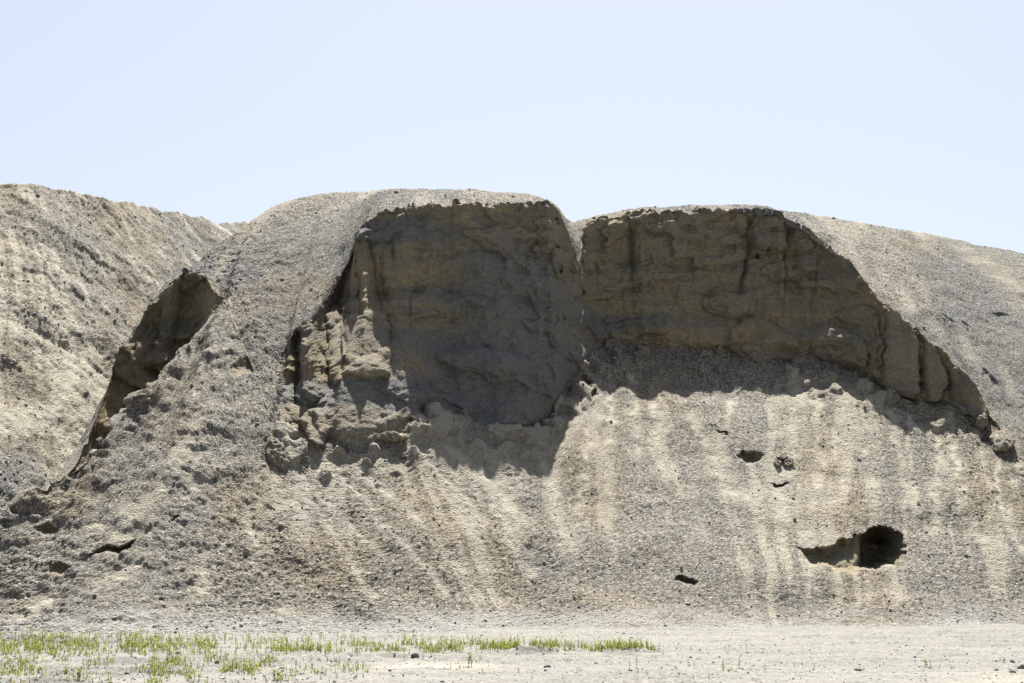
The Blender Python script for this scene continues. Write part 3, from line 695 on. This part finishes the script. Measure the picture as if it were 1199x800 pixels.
# on the mound
w8 = (is_slope | top)*(1-.85*np.clip(sand, 0, 1))*(1-cliff_at)*(PX > -60)*(PX < 1260)*(PY > 215)*(RG < 4)
w8[:4] = 0
w8 = w8.ravel(); w8 = w8/w8.sum()
idx = rng.choice(len(w8), 7000, p=w8)
c0 = flat[idx]+rng.normal(0, .012, (len(idx), 3)); sz = np.clip(rng.lognormal(-4.15, .45, len(idx)), .010, .075)
v, f, sh = stones(c0, sz, np.clip(rng.beta(1.6, 1.6, len(idx)), 0, 1))
obj('slope_gravel', new_mesh('slope_gravel', v, f, {'shade': sh}), STONE, label='loose stones strewn over the gravel mound', category='gravel', kind='stuff')
# on the second heap
wq = ((hp > -60) & (hp < 300) & (tvq < .999))*(.3+np.clip(blu2, 0, 1)); wq = wq.ravel()/wq.sum()
idx = rng.choice(len(wq), 2600, p=wq); hb = np.clip(blu2, 0, 1).ravel()[idx]
v, f, sh = stones(Q.reshape(-1, 3)[idx], np.clip(rng.lognormal(-3.75, .45, len(idx)), .015, .10), np.clip(.25+.75*rng.beta(1.6, 1.6, len(idx))*(1-.4*hb)-.2*hb, 0, 1))
obj('heap_gravel', new_mesh('heap_gravel', v, f, {'shade': sh}), STONE, label='loose stones strewn over the heap behind the gully', category='gravel', kind='stuff')
# on the ground
n = 16000
gx0 = rng.uniform(-10.5, 10.5, n); gy0 = 1.7*F/rng.uniform(742-640, 803-640, n)
ppx, ppy = proj(gx0, gy0, 0*gy0)
keep = rng.random(n) < .30 + .75*(ppx < 420)*(ppy > 764) + .5*(np.abs(ppy-763) < 3)*(ppx > 600)*(ppx < 760) + .8*(ppx > 1120)*(ppy > 772)*(ppx-1120)/120
gx0, gy0 = gx0[keep], gy0[keep]
v, f, sh = stones(np.stack([gx0, gy0, ground_z(gx0, gy0)], -1), np.clip(rng.lognormal(-4.8, .5, len(gx0)), .004, .03), rng.beta(1.3, 1.5, len(gx0)))
obj('ground_gravel', new_mesh('ground_gravel', v, f, {'shade': sh}), STONE, label='loose stones scattered over the dusty ground', category='gravel', kind='stuff')

# ------------------------------------------------------------------ single stones on the ground
def ground_at(px, py):
    Y = EYE*F/(py-HY); return (px-CX)/F*Y, Y
def stone(px, py, w, h, label, seed, group=None):
    rs = np.random.default_rng(seed)
    x, y = ground_at(px, py); wm, hm = w/F*y/2, h/F*y/2
    th = np.linspace(0, math.pi, 9)[:, None]; ph = np.linspace(0, 2*math.pi, 14, endpoint=False)[None]
    d = np.stack([np.sin(th)*np.cos(ph), np.sin(th)*np.sin(ph), np.cos(th)+0*ph], -1).reshape(-1, 3)
    r = 1+.3*noise3(d[:, 0]*1.4+seed, d[:, 1]*1.4, d[:, 2]*1.4, seed)+.12*noise3(d[:, 0]*4, d[:, 1]*4, d[:, 2]*4, seed+1)
    v = d*r[:, None]*np.array([wm, wm*.8, hm*1.3]); v[:, 2] += hm*.55
    i = np.arange(8)[:, None]*14+np.arange(14)[None]; j = np.arange(8)[:, None]*14+(np.arange(14)[None]+1) % 14
    f = np.stack([i, i+14, j+14, j], -1).reshape(-1, 4)
    o = obj('stone', new_mesh('stone', v, f, {'shade': np.full(len(v), rs.uniform(.1, .8))}), DARKSTONE, label=label, category='stone', group=group or 'stones lying on the ground')
    o.location = (x, y, float(ground_z(np.array([x]), np.array([y]))[0])-.005)
for k, a in enumerate([(486, 772, 9, 5, 'dark flat stone at the left end of the pale sand patch'), (641, 783, 8, 4, 'small dark stone on bare ground right of the pale sand patch'), (738, 789, 5, 3, 'pebble on bare ground in front of the twin seedlings'),
                       (1185, 778, 8, 5, 'dark stone at the right edge of the frame, highest of its cluster'), (1196, 784, 10, 6, 'largest dark stone in the cluster at the right edge'), (1185, 789, 9, 4, 'flat dark stone at the bottom of the right edge cluster'), (1167, 787, 5, 3, 'small dark stone at the left of the right edge cluster'),
                       (1155, 785, 5, 3, 'outlying pebble left of the right edge cluster'), (208, 765, 6, 4, 'small dark stone in the front edge of the left weed band'), (254, 780, 5, 4, 'dark pebble between the two weed bands'), (148, 791, 7, 5, 'dark stone among pebbles at the lower left'),
                       (987, 784, 4, 3, 'dark pebble beside low green sprigs on the right ground'), (1005, 785, 9, 3, 'thin dark stone lying by a flat green sprig'), (518, 799, 6, 3, 'reddish dark stone at the bottom edge of the frame')]):
    stone(*a[:5], 500+k*3)

# ------------------------------------------------------------------ weeds
def leaf(V, Fc, S, base, d, up, L, w, sh, droop=.3):
    """a leaf of four quads-worth of triangles along d, drooping"""
    d = np.array(d, float); side = np.cross(d, (0, 0, 1.)); side /= np.linalg.norm(side)+1e-6
    i = len(V)
    for q, (tq, wq_) in enumerate([(0, .15), (.35, 1), (.7, .8), (1, 0)]):
        p = np.array(base)+d*L*tq*.8+np.array((0, 0, 1.))*L*(up*tq-droop*tq*tq)
        V.append(p-side*w*wq_/2); V.append(p+side*w*wq_/2); S += [sh, sh]
    for q in range(3):
        Fc.append((i+2*q, i+2*q+1, i+2*q+3)); Fc.append((i+2*q, i+2*q+3, i+2*q+2))
def stem(V, Fc, S, base, tip, r, sh):
    i = len(V)
    for p, rr in ((base, r), (tip, r*.5)):
        for a in (0, 2.09, 4.19):
            V.append(np.array(p)+np.array((math.cos(a)*rr, math.sin(a)*rr, 0))); S.append(sh)
    for a in range(3):
        b = (a+1) % 3; Fc.append((i+a, i+b, i+3+b)); Fc.append((i+a, i+3+b, i+3+a))
def seedling(rnd, h, Vs, Fs, Ss, Vl, Fl, Sl, base=(0, 0, 0), nleaf=7, spread=1., redstem=.9, wid=.020):
    bx, by, bz = base
    tip = (bx+rnd.uniform(-.12, .12)*h, by+rnd.uniform(-.12, .12)*h, bz+h)
    stem(Vs, Fs, Ss, (bx, by, bz-.01), tip, .0035, redstem)
    for k in range(nleaf):
        q = .25+.75*k/max(1, nleaf-1)
        p = np.array((bx, by, bz))*(1-q)+np.array(tip)*q
        a = rnd.uniform(0, 6.28)
        L = h*rnd.uniform(.25, .45)*spread
        leaf(Vl, Fl, Sl, p, (math.cos(a), math.sin(a), 0), rnd.uniform(.3, 1.0), L, wid*rnd.uniform(.7, 1.4), rnd.uniform(.1, .72), rnd.uniform(.1, .5))
# bands of weeds nobody could count
rnd = random.Random(3)
V, Fc, S = [], [], []
def put(px, py, hmin, hmax, nl):
    x, y = ground_at(px, py); z = float(ground_z(np.array([x]), np.array([y]))[0])
    h = rnd.uniform(hmin, hmax)
    if rnd.random() < .35:
        for _ in range(5):
            a = rnd.uniform(0, 6.28)
            leaf(V, Fc, S, (x+rnd.uniform(-.02, .02), y, z), (math.cos(a), math.sin(a), 0), rnd.uniform(1.0, 2.6), h*.5, .010, rnd.uniform(.15, .8), .2)
    else:
        seedling(rnd, h, V, Fc, S, V, Fc, S, (x, y, z), nl, 1., rnd.choice([.5, .9, 1.0]))
clump = lambda px, py: float(noise2(np.array([px/22.]), np.array([py/6.]), 400)[0])
n = 0
while n < 2700:                                     # main band, thinning to the right
    px = rnd.uniform(-25, 770); py = 758 + rnd.gauss(0, 5.0) + (2 if px > 280 else 0)
    if px > 560: py = 760 + rnd.gauss(0, 2.0)
    dens = 1.0 if px < 330 else (.85 if px < 540 else .6)
    if rnd.random() > dens*(.6+.8*clump(px, py)): continue
    put(px, py, .03, .13 if rnd.random() < .8 else .21, rnd.randint(5, 8)); n += 1
n = 0
while n < 900:                                      # second band in front, lower left
    px = rnd.uniform(-25, 430); py = rnd.gauss(785, 8)
    if py < 768 or py > 806: continue
    if rnd.random() > (1.0 if 150 < px < 330 else .6)*(.45+1.0*clump(px+300, py))*(1 if px < 340 else .5): continue
    put(px, py, .04, .10, rnd.randint(4, 6)); n += 1
for _ in range(150):                                # sparse seedlings to the right
    px = rnd.uniform(380, 1199); py = rnd.uniform(757, 798)
    if px > 900 and rnd.random() < .6: continue
    put(px, py, .025, .07, 4)
obj('weed_carpet', new_mesh('weed_carpet', np.array(V), np.array(Fc), {'shade': np.array(S)}), PLANT, label='bands of low yellow-green weeds along the foot of the mound', category='weeds', kind='stuff')

def weed(px, py, hpx, label, nl, spread, seed, stalks=1, wid=.014):
    r2 = random.Random(seed); x, y = ground_at(px, py); z = float(ground_z(np.array([x]), np.array([y]))[0]); h = hpx/F*y
    root = empty('weed_plant', label=label, category='weed', group='single weeds on the ground'); root.location = (x, y, z)
    for s in range(stalks):
        a, b, c, d, e, g = [], [], [], [], [], []
        seedling(r2, h*r2.uniform(.75, 1), a, b, c, d, e, g, (r2.uniform(-.05, .05)*(stalks > 1), r2.uniform(-.04, .04)*(stalks > 1), 0), nl, spread, .85, wid)
        obj('stem', new_mesh('stem', np.array(a), np.array(b), {'shade': np.array(c)}), PLANT, root)
        obj('foliage', new_mesh('foliage', np.array(d), np.array(e), {'shade': np.array(g)*.7}), PLANT, root)
for k, a in enumerate([(551, 782, 17, 'bushy bright green weed standing alone on the pale sand', 14, 1.1, 4), (561, 775, 9, 'small weed just right of the bushy green one', 7, 1, 1), (865, 783, 19, 'tall weed with a broad leafy head on bare ground', 10, 1.2, 1), (810, 783, 9, 'wide low rosette of long leaves on bare ground', 10, 2.0, 2),
                       (848, 786, 12, 'branching weed left of the tall leafy-headed weed', 9, 1.2, 2), (737, 785, 13, 'left one of twin upright seedlings', 7, .9, 1), (745, 784, 13, 'right one of twin upright seedlings', 8, .9, 1), (1088, 779, 11, 'bright green weed alone on the road at the right', 12, 1.1, 3),
                       (1100, 781, 5, 'tiny pale weed right of the bright green one at the right', 6, 1.3, 1), (1008, 786, 4, 'flat green sprig beside a thin dark stone', 8, 2.2, 2), (92, 796, 12, 'bright leafy clump at the lower left edge', 14, 1.2, 4), (322, 797, 13, 'bright leafy clump in front of the second weed band', 14, 1.2, 4),
                       (772, 764, 15, 'tall red-stemmed seedling just past the end of the weed band', 6, .7, 1), (751, 760, 18, 'tallest red-stemmed stalk at the right end of the weed band', 8, .6, 1), (874, 763, 12, 'red-stalked seedling right of the bare gap', 6, .9, 1), (375, 754, 14, 'bare brown stalk behind the weed band', 4, .5, 1),
                       (472, 755, 16, 'thin stalk with a leafy top behind the weed band', 6, .7, 1), (520, 757, 13, 'bushy green weed at the back of the weed band', 12, 1.2, 3), (897, 788, 13, 'thin weed near the front right of the bare ground', 6, .8, 1), (908, 779, 5, 'tiny sprig left of the low green sprigs', 6, 1.6, 1),
                       (386, 774, 10, 'upright tuft on stony ground before the weed band', 8, 1, 2), (537, 778, 7, 'small upright tuft left of the bushy green weed', 7, 1, 1)]):
    weed(*a[:6], 700+k, a[6])
